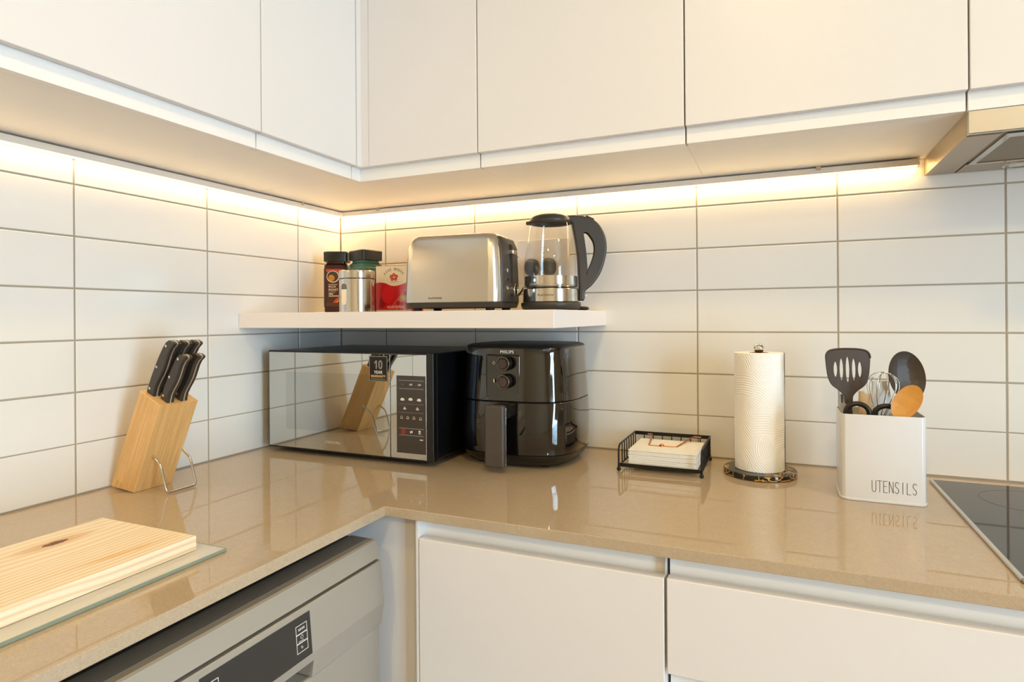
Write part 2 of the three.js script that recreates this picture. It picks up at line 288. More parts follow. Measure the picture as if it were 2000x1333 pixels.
/* ------------------------------------------------ base cabinets */
{
  const z0 = 0.02, zc = 0.578, zd0 = 0.5865, zd1 = 0.6045, top = CT - 0.0185;
  const a = thing('base_cabinet', 'white base cabinet with one door beside the dishwasher', 'cabinet');
  mesh('carcass', bx(0.662, 1.0940, 0.1, top, z0, zc), M.carcass, a);
  mesh('side_panel', bx(0.6562, 0.6618, 0.1, top, z0, 0.6035, 0.0008), M.white, a);
  mesh('side_panel', bx(1.0941, 1.0951, 0.1, top, z0, 0.588), M.white, a);
  mesh('door', bx(0.6565, 1.0945, 0.12, 0.8475, zd0 + 0.0175, zd1 + 0.0003, 0.0), M.white, a).geometry = bx(0.6630, 1.0945, 0.12, 0.8475, zd0, zd1, 0.0016);
  const b = thing('base_cabinet', 'white base cabinet with drawers under the hob', 'cabinet');
  mesh('carcass', bx(1.0995, 1.98, 0.1, top, z0, zc), M.carcass, b);
  for (const [y0, y1] of [[0.7045, 0.848], [0.40, 0.668], [0.12, 0.397]]) mesh('drawer_front', bx(1.0985, 1.98, y0, y1, zd0, zd1, 0.0016), M.white, b);
  const f = thing('filler_panel', 'narrow white filler panel in the corner beside the dishwasher', 'panel');
  mesh('front_board', bx(0.300, 0.6548, 0.1, top, 0.566, 0.584, 0.001), M.white, f);
}
/* ------------------------------------------------ dishwasher */
{
  const t = thing('dishwasher', 'silver freestanding dishwasher under the worktop', 'dishwasher'), z0 = 0.642, z1 = 1.240;
  const prof = (pts, a, b) => extrude(shapeOf(pts), b - a).translate(0, 0, a);
  mesh('body', bx(0.03, 0.560, 0.02, 0.8485, z0 + 0.002, z1 - 0.002), M.dishDark, t);
  mesh('door_top', prof([[0.545, 0.8495], [0.5935, 0.8495], [0.5972, 0.8475], [0.6078, 0.8208], [0.6065, 0.8195], [0.560, 0.8195], [0.545, 0.83]], z0, z1), M.dishSteel, t);
  mesh('top_seal', bx(0.5455, 0.583, 0.8496, 0.8502, z0 + 0.004, z1 - 0.004), std('#8d8982', 0.4, 0.2), t);
  const full = [[0.562, 0.8145], [0.6070, 0.8145], [0.6085, 0.813], [0.6146, 0.742], [0.6090, 0.7030], [0.562, 0.7030]];
  const cut = [[0.562, 0.8145], [0.6070, 0.8145], [0.6085, 0.813], [0.6146, 0.742], [0.6125, 0.7290], [0.590, 0.7260], [0.572, 0.7030], [0.562, 0.7030]];
  mesh('control_panel', merge([prof(full, z0, 0.817), prof(cut, 0.817, 1.065), prof(full, 1.065, z1)]), M.dishSteel, t);
  mesh('groove', bx(0.55, 0.600, 0.8146, 0.8194, z0 + 0.003, z1 - 0.003), M.dishDark, t);
  mesh('door', bx(0.5605, 0.6062, 0.10, 0.7015, z0, z1, 0.006, 3), M.dishSteel, t);
  // dark display with its outlined touch keys, on the sloping face
  const tex = canvasTex(1024, 340, (c, w, h) => {
    c.fillStyle = '#2f2d2b'; c.fillRect(0, 0, w, h); c.strokeStyle = '#d6d2ca'; c.lineWidth = 6; c.lineJoin = 'round';
    const X = 864, Wd = 118; [[64, 66], [134, 66], [204, 70]].forEach(([y, k]) => c.strokeRect(X, y, Wd, k));
    c.fillStyle = '#cfcbd0'; c.textAlign = 'center'; c.font = 'bold 30px sans-serif'; for (let i = 0; i < 4; i++) c.fillRect(X + 26 + i * 18, 88, 12, 18); c.font = 'bold 30px sans-serif'; c.fillText('½', X + Wd / 2 - 6, 250);
    c.lineWidth = 4; c.beginPath(); c.arc(X + Wd / 2, 160, 13, 0, 7); c.stroke(); c.fillRect(X + 20, 186, 60, 5);
    c.lineWidth = 6; c.strokeRect(20, 60, 120, 200); c.fillStyle = '#3fa9c9'; c.beginPath(); c.arc(80, 120, 26, 0, 7); c.fill();
  });
  // the sloping face runs from (0.6085, 0.813) down to (0.6146, 0.742)
  const h = 0.0632, w = 0.19, tilt = Math.atan2(0.6146 - 0.6085, 0.813 - 0.742), d = mesh('display', new RoundedBoxGeometry(w, h, 0.0012, 2, 0.0005), std('#2f2d2b', 0.25), t, [0.6117, 0.7740, 0.9165]);
  d.rotation.set(0, Math.PI / 2, 0); d.rotateX(-tilt);
  mesh('display_print', new THREE.PlaneGeometry(w - 0.0012, h - 0.0012), std('#ffffff', 0.2, 0, { map: tex }), d, [0, 0, 0.00065]);
}
/* ------------------------------------------------ hob */
{
  const t = thing('hob', 'black ceramic glass hob with slim steel edge', 'hob', [0, CT, 0]), x0 = 1.5345, x1 = 2.114, z0 = 0.052, z1 = 0.572;
  mesh('glass_plate', bx(x0 + 0.006, x1 - 0.006, 0.0003, 0.0050, z0 + 0.002, z1 - 0.006, 0.001), M.hobGlass, t);
  mesh('steel_edge', merge([bx(x0, x0 + 0.0065, 0.0003, 0.0062, z0, z1, 0.0022), bx(x1 - 0.0065, x1, 0.0003, 0.0062, z0, z1, 0.0022), bx(x0, x1, 0.0003, 0.0062, z1 - 0.0065, z1, 0.0022)]), M.polished, t);
  for (const [cx, cz, r] of [[1.665, 0.165, 0.073], [1.68, 0.415, 0.092]]) mesh('cooking_zone_ring', new THREE.TorusGeometry(r, 0.0006, 4, 64).rotateX(Math.PI / 2).scale(1, 0.2, 1), std('#4a4036', 0.4), t, [cx, 0.0051, cz]);
}
/* ------------------------------------------------ shelf */
tag(mesh('floating_shelf', bx(0.0005, 0.848, 1.2192, 1.2568, 0.0005, 0.3965, 0.0015), M.shelf, scene), 'thick white floating shelf carrying the toaster and kettle', 'shelf');
const SH = 1.2569;

/* ------------------------------------------------ microwave */
{
  const t = thing('microwave', 'black microwave oven with mirrored door in the corner', 'microwave');
  const x0 = 0.0445, x1 = 0.538, y0 = 0.9125, y1 = 1.1615, zf = 0.343;
  mesh('body', bx(x0 + 0.003, x1 - 0.0015, y0 + 0.002, y1 - 0.001, 0.012, 0.324, 0.004, 3), M.blackPaint, t);
  for (const [x, z] of [[0.09, 0.05], [0.49, 0.05], [0.09, 0.29], [0.49, 0.29]]) mesh('foot', new THREE.CylinderGeometry(0.014, 0.012, 0.0145, 20), M.blackMat, t, [x, 0.90725, z]);
  const door = mesh('door', bx(x0, 0.4209, y0, y1, 0.3245, zf - 0.0006, 0.0025, 3), M.blackPaint, t);
  mesh('mirror_pane', bx(x0 + 0.0035, 0.4206, y0 + 0.0042, y1 - 0.0045, zf - 0.0012, zf, 0.0004), M.mirror, door);
  mesh('viewing_window', bx(0.104, 0.405, 0.963, 1.108, zf - 0.0002, zf + 0.0002), std('#b9bbb8', 0.02, 1), door);
  const cp = mesh('control_panel', bx(0.4222, x1, y0, y1, 0.3245, zf - 0.0006, 0.0025, 3), M.blackPaint, t);
  mesh('mirror_pane', bx(0.4228, 0.5182, y0 + 0.0042, y1 - 0.0045, zf - 0.0012, zf, 0.0004), M.mirror, cp);
  mesh('bezel_edge', bx(0.5185, 0.5200, y0 + 0.004, y1 - 0.004, zf - 0.001, zf + 0.0008, 0.0004), M.chrome, cp);
  const keys = canvasTex(440, 1000, (c, w, h) => {
    c.fillStyle = '#3b332d'; c.fillRect(0, 0, w, h); c.strokeStyle = '#a89f94'; c.lineWidth = 5;
    for (const [y, a] of [[60, 1], [165, 1], [365, 0.5], [475, 0.6], [680, 1], [770, 1]]) { c.globalAlpha = a; c.beginPath(); c.moveTo(35, y); c.lineTo(w - 25, y); c.stroke(); }
    c.globalAlpha = 1; c.fillStyle = '#cfc6b8'; c.strokeStyle = '#cfc6b8'; c.lineWidth = 7;
    const R = (x, y, a, b) => { c.beginPath(); c.ellipse(x, y, a, b, 0, 0, 7); c.fill(); };
    [[90, 112], [220, 112], [350, 112]].forEach(([x, y], i) => { c.globalAlpha = i ? 0.7 : 0.35; c.fillStyle = i ? '#cfc6b8' : '#4a7770'; R(x, y, 26, 12); R(x + 12, y - 8, 9, 9); });
    c.fillStyle = '#e2dacd'; c.globalAlpha = 0.95; [[90, 310], [215, 305], [345, 310]].forEach(([x, y]) => { R(x, y, 34, 14); c.fillRect(x - 22, y - 22, 44, 16); });
    c.globalAlpha = 0.75; [[125, 420], [320, 420]].forEach(([x, y]) => { R(x, y + 6, 24, 14); c.fillRect(x - 8, y - 22, 14, 20); });
    [[75, 540], [170, 540], [265, 540], [365, 545]].forEach(([x, y]) => { c.beginPath(); c.arc(x, y, 16, 0, 7); c.stroke(); c.fillRect(x - 20, y + 10, 40, 7); });
    c.globalAlpha = 1; c.fillStyle = '#8e2b1d'; c.fillRect(70, 690, 60, 70); c.fillStyle = '#e2dacd'; c.fillRect(205, 712, 14, 30); c.fillRect(226, 706, 16, 30); R(350, 712, 16, 16); c.fillRect(330, 735, 44, 8); c.fillRect(352, 812, 50, 12);
  });
  const kp = mesh('keypad', bx(0.4395, 0.5182, 0.9295, 1.1085, zf - 0.0004, zf + 0.0006, 0.0004), std('#3b332d', 0.12), cp);
  mesh('keypad_print', new THREE.PlaneGeometry(0.0777, 0.178), std('#ffffff', 0.12, 0, { map: keys }), kp, [0.47885, 1.019, zf + 0.00085]);
  const st = canvasTex(420, 480, (c, w, h) => {
    c.fillStyle = '#0d0b0a'; c.fillRect(0, 0, w, h); c.strokeStyle = '#b5ada0'; c.lineWidth = 8; c.strokeRect(10, 10, w - 20, h - 20); c.textAlign = 'center'; c.fillStyle = '#8f8b86';
    c.font = 'bold 225px sans-serif'; c.save(); c.translate(w / 2, 245); c.scale(0.82, 1); c.fillText('10', 0, 0); c.restore(); c.fillStyle = '#0d0b0a'; c.fillRect(90, 235, 60, 10);
    c.fillStyle = '#e8e2d6'; c.font = 'bold 78px sans-serif'; c.fillText('YEAR', w / 2, 335); c.fillStyle = '#e9c27a'; c.font = 'bold 62px sans-serif'; c.fillText('WARRANTY', w / 2, 405, 380); c.fillStyle = '#b79a68'; c.fillRect(45, 432, 330, 10);
  });
  const s = mesh('sticker', bx(0.3622, 0.4148, 1.0925, 1.1528, zf + 0.0001, zf + 0.0004), M.ink, door);
  mesh('sticker_print', new THREE.PlaneGeometry(0.0525, 0.0602), std('#ffffff', 0.4, 0, { map: st }), s, [0.3885, 1.12265, zf + 0.0006]);
  text('logo', 'SAMSUNG', 0.0068, 0.0004, M.silverInk, door, [0.252, 0.9378, zf + 0.0001], [0, 0, 0], 1.05);
}
/* ------------------------------------------------ air fryer */
{
  const t = thing('air_fryer', 'glossy black air fryer with pull-out basket beside the microwave', 'air fryer', [0.6865, CT, 0.146]);
  const E = 3.1, ring = (y, a, b, dz = 0) => [y, superellipse(a, b, E, 96).map(([x, z]) => [x, z + dz])];
  mesh('base', loft([ring(0.0045, 0.114, 0.110), ring(0.006, 0.119, 0.115), ring(0.014, 0.131, 0.126), ring(0.022, 0.1375, 0.132), ring(0.030, 0.1412, 0.1352), ring(0.0315, 0.140, 0.134)]), M.blackSatin, t);
  mesh('inner_body', loft([ring(0.030, 0.136, 0.130), ring(0.27, 0.128, 0.122)]), M.blackMat, t);
  mesh('basket', loft([ring(0.0322, 0.140, 0.134), ring(0.0335, 0.142, 0.136), ring(0.06, 0.1455, 0.1385), ring(0.10, 0.1455, 0.1385), ring(0.1488, 0.1435, 0.137), ring(0.1505, 0.142, 0.1355)], true, true, 0.5), M.blackGloss, t);
  mesh('upper_housing', loft([ring(0.1520, 0.142, 0.1355), ring(0.1535, 0.1433, 0.1368), ring(0.20, 0.1405, 0.1348), ring(0.25, 0.137, 0.1325), ring(0.268, 0.1355, 0.1312), ring(0.2725, 0.134, 0.130)], true, false, 0.5), M.blackGloss, t);
  mesh('lid', loft([ring(0.2725, 0.134, 0.130), ring(0.2765, 0.131, 0.127), ring(0.279, 0.122, 0.118), ring(0.280, 0.10, 0.096)]), M.blackSatin, t);
  const fp = mesh('front_panel', bx(-0.0475, 0.0385, 0.1545, 0.256, 0.120, 0.1388, 0.006, 3), M.blackGloss, t); fp.rotation.x = -0.018;
  for (const y of [0.2385, 0.198]) {
    const k = mesh('knob', new THREE.CylinderGeometry(0.0150, 0.0168, 0.016, 40).rotateX(Math.PI / 2), M.blackSatin, t, [0.0060, y, 0.1475]);
    mesh('knob_ring', new THREE.TorusGeometry(0.0142, 0.0013, 8, 40), std('#8d7f72', 0.2, 1), k, [0, 0, 0.0078]);
    mesh('knob_cap', new THREE.CylinderGeometry(0.0105, 0.0112, 0.004, 36).rotateX(Math.PI / 2), std('#4b4039', 0.3, 0.4), k, [0, 0, 0.0095]);
    mesh('knob_icon', y > 0.21 ? new THREE.TorusGeometry(0.0030, 0.0007, 6, 20) : bx(-0.0016, 0.0016, -0.004, 0.004, 0, 0.0008, 0.0004), M.whiteInk, t, [-0.0232, y, 0.1395]);
  }
  text('logo', 'PHILIPS', 0.0066, 0.0006, M.whiteInk, t, [0.008, 0.2640, 0.1362]);
  const h = mesh('handle', bx(-0.0265, 0.0205, 0.012, 0.150, 0.170, 0.187, 0.006, 3), std('#4a423c', 0.38), t);
  mesh('handle_arm', bx(-0.024, 0.018, 0.116, 0.147, 0.120, 0.175, 0.006, 3), M.blackSatin, h);
  mesh('chrome_trim', bx(0.0202, 0.0210, 0.018, 0.144, 0.1715, 0.1735, 0.0003), M.chrome, h);
  for (const [x, z] of [[-0.08, -0.08], [0.08, -0.08], [-0.08, 0.08], [0.08, 0.08]]) mesh('foot', new THREE.CylinderGeometry(0.012, 0.010, 0.005, 16), M.blackMat, t, [x, 0.0026, z]);
}
/* ------------------------------------------------ knife block */
const TH = 0.4238;                                                   // lean of the block
{
  const t = thing('knife_block', 'light wooden knife block leaning on a bent steel wire stand', 'knife block', [0.087, CT + 0.0005, 0.650]);
  const g = boxUV(extrude(shapeOf([[0, 0], [0, 0.193], [-0.0645, 0.193], [-0.0645, -0.022]]), 0.0835, 0.0014, 2));
  const b = mesh('block', g, M.beech, t); b.rotation.z = -TH;
  mesh('wire_stand', bentRod([[0.0200, 0.0805, 0.0660], [0.0555, 0.0575, 0.0660], [0.0725, 0.0028, 0.0660], [0.0725, 0.0028, 0.0005], [0.0555, 0.0575, 0.0005], [0.0200, 0.0805, 0.0005]], 0.0023, 0.009, 10), M.chrome, t);
}
{
  const cs = Math.cos(TH), sn = Math.sin(TH);
  const outline = s => [[-0.0116, 0], [-0.0122, 0.010], [-0.0118, 0.035], [-0.0102, 0.060], [-0.0078, 0.082], [-0.0050, 0.100], [-0.0015, 0.112], [0.0040, 0.1190], [0.0110, 0.1215], [0.0185, 0.1215], [0.0225, 0.1195], [0.0215, 0.1150], [0.0172, 0.106], [0.0150, 0.094], [0.0150, 0.078], [0.0150, 0.064], [0.0130, 0.048], [0.0095, 0.033], [0.0072, 0.018], [0.0085, 0.006], [0.0100, 0]].map(([x, y]) => [x * (s < 0.95 ? 0.94 : 1.0), y * s]);
  const make = (label, s) => {
    const t = thing('kitchen_knife', label, 'knife', [0, 0, 0], 0, 'knives in the block'), D = 0.0175;
    mesh('handle_scale', extrude(shapeOf(outline(s)), D / 2 - 0.0009, 0.0028, 3).translate(0, 0, 0.0009), M.handleBlack, t);
    mesh('handle_scale', extrude(shapeOf(outline(s)), D / 2 - 0.0009, 0.0028, 3).translate(0, 0, -D / 2), M.handleBlack, t);
    mesh('tang', extrude(shapeOf(outline(s).map(([x, y]) => [x + Math.sign(x) * 0.0003, y])), 0.0020, 0.0002, 1).translate(0, 0, -0.0010), std('#ddd5c8', 0.3, 0.7), t);
    for (const [x, y] of [[-0.0052, 0.011], [-0.0042, 0.058], [0.0035, 0.1065]]) mesh('rivet', new THREE.CylinderGeometry(0.0026, 0.0026, D + 0.0006, 16).rotateX(Math.PI / 2), M.rivet, t, [x, y * s, 0]);
    return t;
  };
  const lab = ['long black-handled knife in the block, rear row on the side facing the cutting board', 'long black-handled knife in the middle of the rear row of the block', 'long black-handled knife in the block, rear row on the side facing the microwave', 'short black-handled knife in the front row of the block, on the cutting board side', 'short black-handled knife in the front row of the block, on the microwave side'];
  [[-0.0455, 0.7165, 1], [-0.0445, 0.6925, 1], [-0.0440, 0.6690, 1], [-0.0145, 0.7085, 0.87], [-0.0145, 0.6790, 0.87]].forEach(([x, z, s], i) => {
    const k = make(lab[i], s), y = 0.1934; k.position.set(0.087 + x * cs + y * sn, CT + 0.0005 - x * sn + y * cs, z); k.rotation.z = -TH;
  });
}
/* ------------------------------------------------ cutting boards */
{
  const t = thing('glass_cutting_board', 'glass cutting board lying under the pine board', 'cutting board', [0, CT, 0]);
  mesh('glass_plate', bx(0.285, 0.5068, 0.0004, 0.0052, 0.8835, 1.256, 0.001), std('#f8f4ec', 0.05, 0, { transmission: 0.4, thickness: 0 }), t);
  mesh('glass_edge', merge([bx(0.5068, 0.5084, 0.0004, 0.0052, 0.8818, 1.256, 0.0005), bx(0.285, 0.5068, 0.0004, 0.0052, 0.8818, 0.8835, 0.0005)]), std('#8f9c8e', 0.1), t).userData.label = 'grey-green polished glass edge';
  const x0 = 0.263, x1 = 0.4745, y0 = CT + 0.0056, y1 = CT + 0.0262, z0 = 0.9045, L = 0.43, W = 0.236;
  const g = flat(bx(x0, x1, y0, y1, z0, 1.256, 0.0012)), p = g.attributes.position, n = g.attributes.normal, uv = g.attributes.uv;
  for (let i = 0; i < p.count; i++) { const side = Math.abs(n.getX(i)) > 0.7 ? (y1 - p.getY(i)) : 0; uv.setXY(i, (p.getZ(i) - z0) / L + 0.002, (p.getX(i) - x0 + side) / W); }
  tag(mesh('wooden_cutting_board', g, M.pine, scene), 'pale pine cutting board with a dark knot on top of the glass board', 'cutting board');
}
/* ------------------------------------------------ napkin holder */
{
  const t = thing('napkin_holder', 'black wire napkin holder with a copper weight arm', 'napkin holder', [0, CT, 0]);
  const x0 = 0.9285, x1 = 1.1050, zb = 0.0320, zf = 0.2030, r = 0.0021;
  for (const [x, z] of [[x0, zb], [x1, zb], [x0, zf], [x1, zf]]) mesh('foot', new THREE.SphereGeometry(0.0046, 16, 12), M.wire, t, [x, 0.0046, z]);
  const flatBar = (a, b, c, d, e, f) => bx(a, b, c, d, e, f, 0.0006);
  mesh('base_frame', merge([flatBar(x0 - 0.002, x1 + 0.002, 0.0098, 0.0178, zf - 0.0012, zf + 0.0012), flatBar(x0 - 0.002, x1 + 0.002, 0.0098, 0.0140, zb - 0.0012, zb + 0.0012), flatBar(x0 - 0.0012, x0 + 0.0012, 0.0098, 0.0130, zb, zf), flatBar(x1 - 0.0012, x1 + 0.0012, 0.0098, 0.0130, zb, zf), rod([x0, 0.0045, zf], [x0, 0.012, zf], r), rod([x1, 0.0045, zf], [x1, 0.012, zf], r), rod([x0, 0.0045, zb], [x0, 0.012, zb], r), rod([x1, 0.0045, zb], [x1, 0.012, zb], r)]), M.wire, t);
  const bottom = []; for (let i = 1; i < 8; i++) { const x = x0 + (x1 - x0) * i / 8; bottom.push(rod([x, 0.0105, zb], [x, 0.0105, zf], 0.0011, 6)); }
  mesh('bottom_wires', merge(bottom), M.wire, t);
  mesh('back_rail', flatBar(x0 - 0.001, x1 + 0.001, 0.0505, 0.0592, zb - 0.0012, zb + 0.0012), M.wire, t);
  for (let i = 0; i <= 8; i++) { const x = x0 + (x1 - x0) * i / 8; mesh('back_wire', rod([x, 0.011, zb], [x, 0.0545, zb], 0.0013, 6), M.wire, t); }
  for (const x of [x0, x1]) {
    mesh('side_rail', bentRod([[x, 0.0575, zb], [x, 0.0575, zf], [x, 0.0045, zf]], r, 0.018), M.wire, t);
    for (let i = 1; i <= 6; i++) { const z = zb + (zf - zb) * i / 7.4; mesh('side_wire', rod([x, 0.011, z], [x, 0.0572, z], 0.0014, 6), M.wire, t); }
  }
  const arm = mesh('weight_arm', bentRod([[0.960, 0.0540, 0.0350], [0.9722, 0.0540, 0.0350], [0.9800, 0.0452, 0.1270], [1.0410, 0.0452, 0.1270], [1.0670, 0.0540, 0.0350], [1.0850, 0.0540, 0.0350]], 0.0018, 0.004), M.copper, t);
  mesh('weight_ball', new THREE.SphereGeometry(0.0060, 24, 16), M.copper, arm, [1.0095, 0.0452, 0.1270]);
  // the folded napkins, one by one
  const N = 22, W = 0.148, D = 0.140, r2 = rng(61), shapes = [];
  for (let v = 0; v < 3; v++) {                                      // three slightly different sheets
    const g = new RoundedBoxGeometry(W - v * 0.0015, 0.00150, D - v * 0.001, 2, 0.0007); shapes.push(g);
  }
  for (let i = 0; i < N; i++) {
    const k = i / (N - 1), m = tag(mesh('paper_napkin', shapes[i % 3], M.napkin, scene), 'white folded paper napkin stacked in the wire holder', 'napkin', 'napkins in the wire holder');
    if (i === N - 1) m.userData.label = 'top white paper napkin of the stack, under the copper arm'; if (i === 0) m.userData.label = 'bottom white paper napkin of the stack, on the holder wires';
    m.position.set(1.0195 + (r2() - 0.5) * 0.002, CT + 0.0124 + i * 0.00152, 0.1180 - 0.002 * Math.sin(k * 3) + (r2() - 0.5) * 0.0016); m.rotation.y = (r2() - 0.5) * 0.015;
  }
}
/* ------------------------------------------------ paper towel */
{
  const cx = 1.2155, cz = 0.1150;
  const t = thing('paper_towel_holder', 'upright paper towel holder with black and gold marble base', 'towel holder', [cx, CT, cz]);
  const g = boxUV(lathe([[0, 0.0006], [0.0725, 0.0006], [0.0740, 0.0020], [0.0740, 0.0110], [0.0728, 0.0125], [0, 0.0125]], 72)), uv = g.attributes.uv; for (let i = 0; i < uv.count; i++) uv.setXY(i, uv.getX(i) * 5 + 0.31, uv.getY(i) * 5 + 0.17);
  mesh('marble_base', g, M.marble, t);
  mesh('rod', new THREE.CylinderGeometry(0.005, 0.005, 0.249, 20).translate(0, 0.1370, 0), M.chrome, t);
  mesh('knob', lathe([[0, 0.2945], [0.004, 0.2935], [0.0085, 0.2905], [0.0110, 0.2850], [0.0110, 0.2810], [0.0085, 0.2755], [0.0055, 0.2730], [0, 0.2730]], 36).translate(0, -0.0118, 0), M.chrome, t);
  const roll = tag(new THREE.Group(), 'full roll of white embossed paper towel on the marble stand', 'paper towel'); roll.name = numbered('paper_towel_roll'); roll.position.set(cx, CT + 0.0128, cz); scene.add(roll);
  const n = valueNoise(71, 32), H = 0.2495, K = 384, S = 260, pos = [], idx = [], uvs = [];
  const quilt = (u, v) => {                                          // fields of fine ribs that turn from field to field
    const cu = u / 0.046, cv = v / 0.052 + 0.5 * (Math.floor(cu) % 2), iu = Math.floor(cu), iv = Math.floor(cv), fu = cu - iu - 0.5, fv = cv - iv - 0.5, k = (iu * 3 + iv * 5) % 4;
    const q = k === 0 ? Math.hypot(fu + 0.6, fv) : k === 1 ? fv + 0.25 * fu * fu : k === 2 ? Math.hypot(fu - 0.5, fv + 0.5) : 0.7 * fu - 0.7 * fv;
    const edge = Math.min(1, (0.5 - Math.max(Math.abs(fu), Math.abs(fv))) * 9);
    return edge * Math.sin(q * 2 * Math.PI * 10.5);
  };
  for (let j = 0; j <= S; j++) for (let i = 0; i <= K; i++) {
    const a = i / K * Math.PI * 2, y = j / S * H, rr = 0.0496 + 0.0008 * (n(i / K * 10, j / S * 8) - 0.5) + 0.0010 * (i / K) + 0.00045 * quilt(i / K * 0.322, y) - (j === 0 || j === S ? 0.0008 : 0);
    pos.push(rr * Math.cos(a), y, rr * Math.sin(a)); uvs.push(i / K * 3, j / S * 2.4);
  }
  for (let j = 0; j < S; j++) for (let i = 0; i < K; i++) { const a = j * (K + 1) + i, b = a + 1, c = a + K + 1, d = c + 1; idx.push(a, c, b, b, c, d); }
  const side = new THREE.BufferGeometry(); side.setAttribute('position', new THREE.Float32BufferAttribute(pos, 3)); side.setAttribute('uv', new THREE.Float32BufferAttribute(uvs, 2)); side.setIndex(idx); side.computeVertexNormals();
  mesh('outer_sheet', side, M.paper, roll);
  mesh('paper_ends', merge([new THREE.RingGeometry(0.020, 0.0494, 64).rotateX(-Math.PI / 2).translate(0, H - 0.0003, 0), new THREE.RingGeometry(0.020, 0.0494, 64).rotateX(Math.PI / 2).translate(0, 0.0002, 0)]), M.paper, roll);
  mesh('cardboard_core', lathe([[0.0186, 0.0002], [0.0200, 0.0002], [0.0200, H - 0.0005], [0.0186, H - 0.0005], [0.0186, 0.0002]], 40), std('#b08f66', 0.9), roll);
}
/* ------------------------------------------------ utensil canister */
{
  const cx = 1.4272, cz = 0.199, a = 0.0678, b = 0.0546;
  const t = thing('utensil_canister', 'white metal utensil canister with black lettering', 'canister', [cx, CT, cz]);
  const R = (o, r = 0.0135) => roundRect(a - o, b - o, Math.max(0.003, r - o), 8);
  mesh('tin', loft([[0.0006, R(-0.0016)], [0.0036, R(-0.0016)], [0.0052, R(0)], [0.1570, R(0)], [0.1582, R(0.0003)], [0.1585, R(0.0009)], [0.1580, R(0.0016)], [0.0070, R(0.0016)]], true, true, 0.5), M.enamel, t);
  // UTENSILS in thin tall capitals
  const S = [[0.95, 0.86], [0.7, 0.98], [0.35, 0.98], [0.08, 0.84], [0.1, 0.64], [0.5, 0.5], [0.88, 0.36], [0.92, 0.16], [0.65, 0.02], [0.3, 0.02], [0.05, 0.14]];
  const G = { U: [[[0, 1], [0, 0.22], [0.2, 0.03], [0.5, 0], [0.8, 0.03], [1, 0.22], [1, 1]]], T: [[[-0.1, 1], [1.1, 1]], [[0.5, 1], [0.5, 0]]], E: [[[1, 1], [0.05, 1], [0.05, 0], [1, 0]], [[0.05, 0.55], [0.8, 0.55]]], N: [[[0, 0], [0, 1], [1, 0], [1, 1]]], S: [S], I: [[[0.5, 0], [0.5, 1]]], L: [[[0.1, 1], [0.1, 0], [1, 0]]] };
  const parts = [], lh = 0.0205, lw = 0.0062, step = 0.0090; 'UTENSILS'.split('').forEach((c, i) => { for (const line of G[c]) for (let k = 0; k < line.length - 1; k++) { const A = [line[k][0] * lw, line[k][1] * lh], B = [line[k + 1][0] * lw, line[k + 1][1] * lh], l = Math.hypot(B[0] - A[0], B[1] - A[1]); parts.push(new THREE.BoxGeometry(l + 0.0006, 0.00075, 0.0003).rotateZ(Math.atan2(B[1] - A[1], B[0] - A[0])).translate((A[0] + B[0]) / 2 + i * step, (A[1] + B[1]) / 2, 0)); } });
  mesh('lettering', merge(parts), M.ink, t, [-0.0180, 0.0195, b + 0.0002]).userData.label = 'black capitals reading UTENSILS';
}
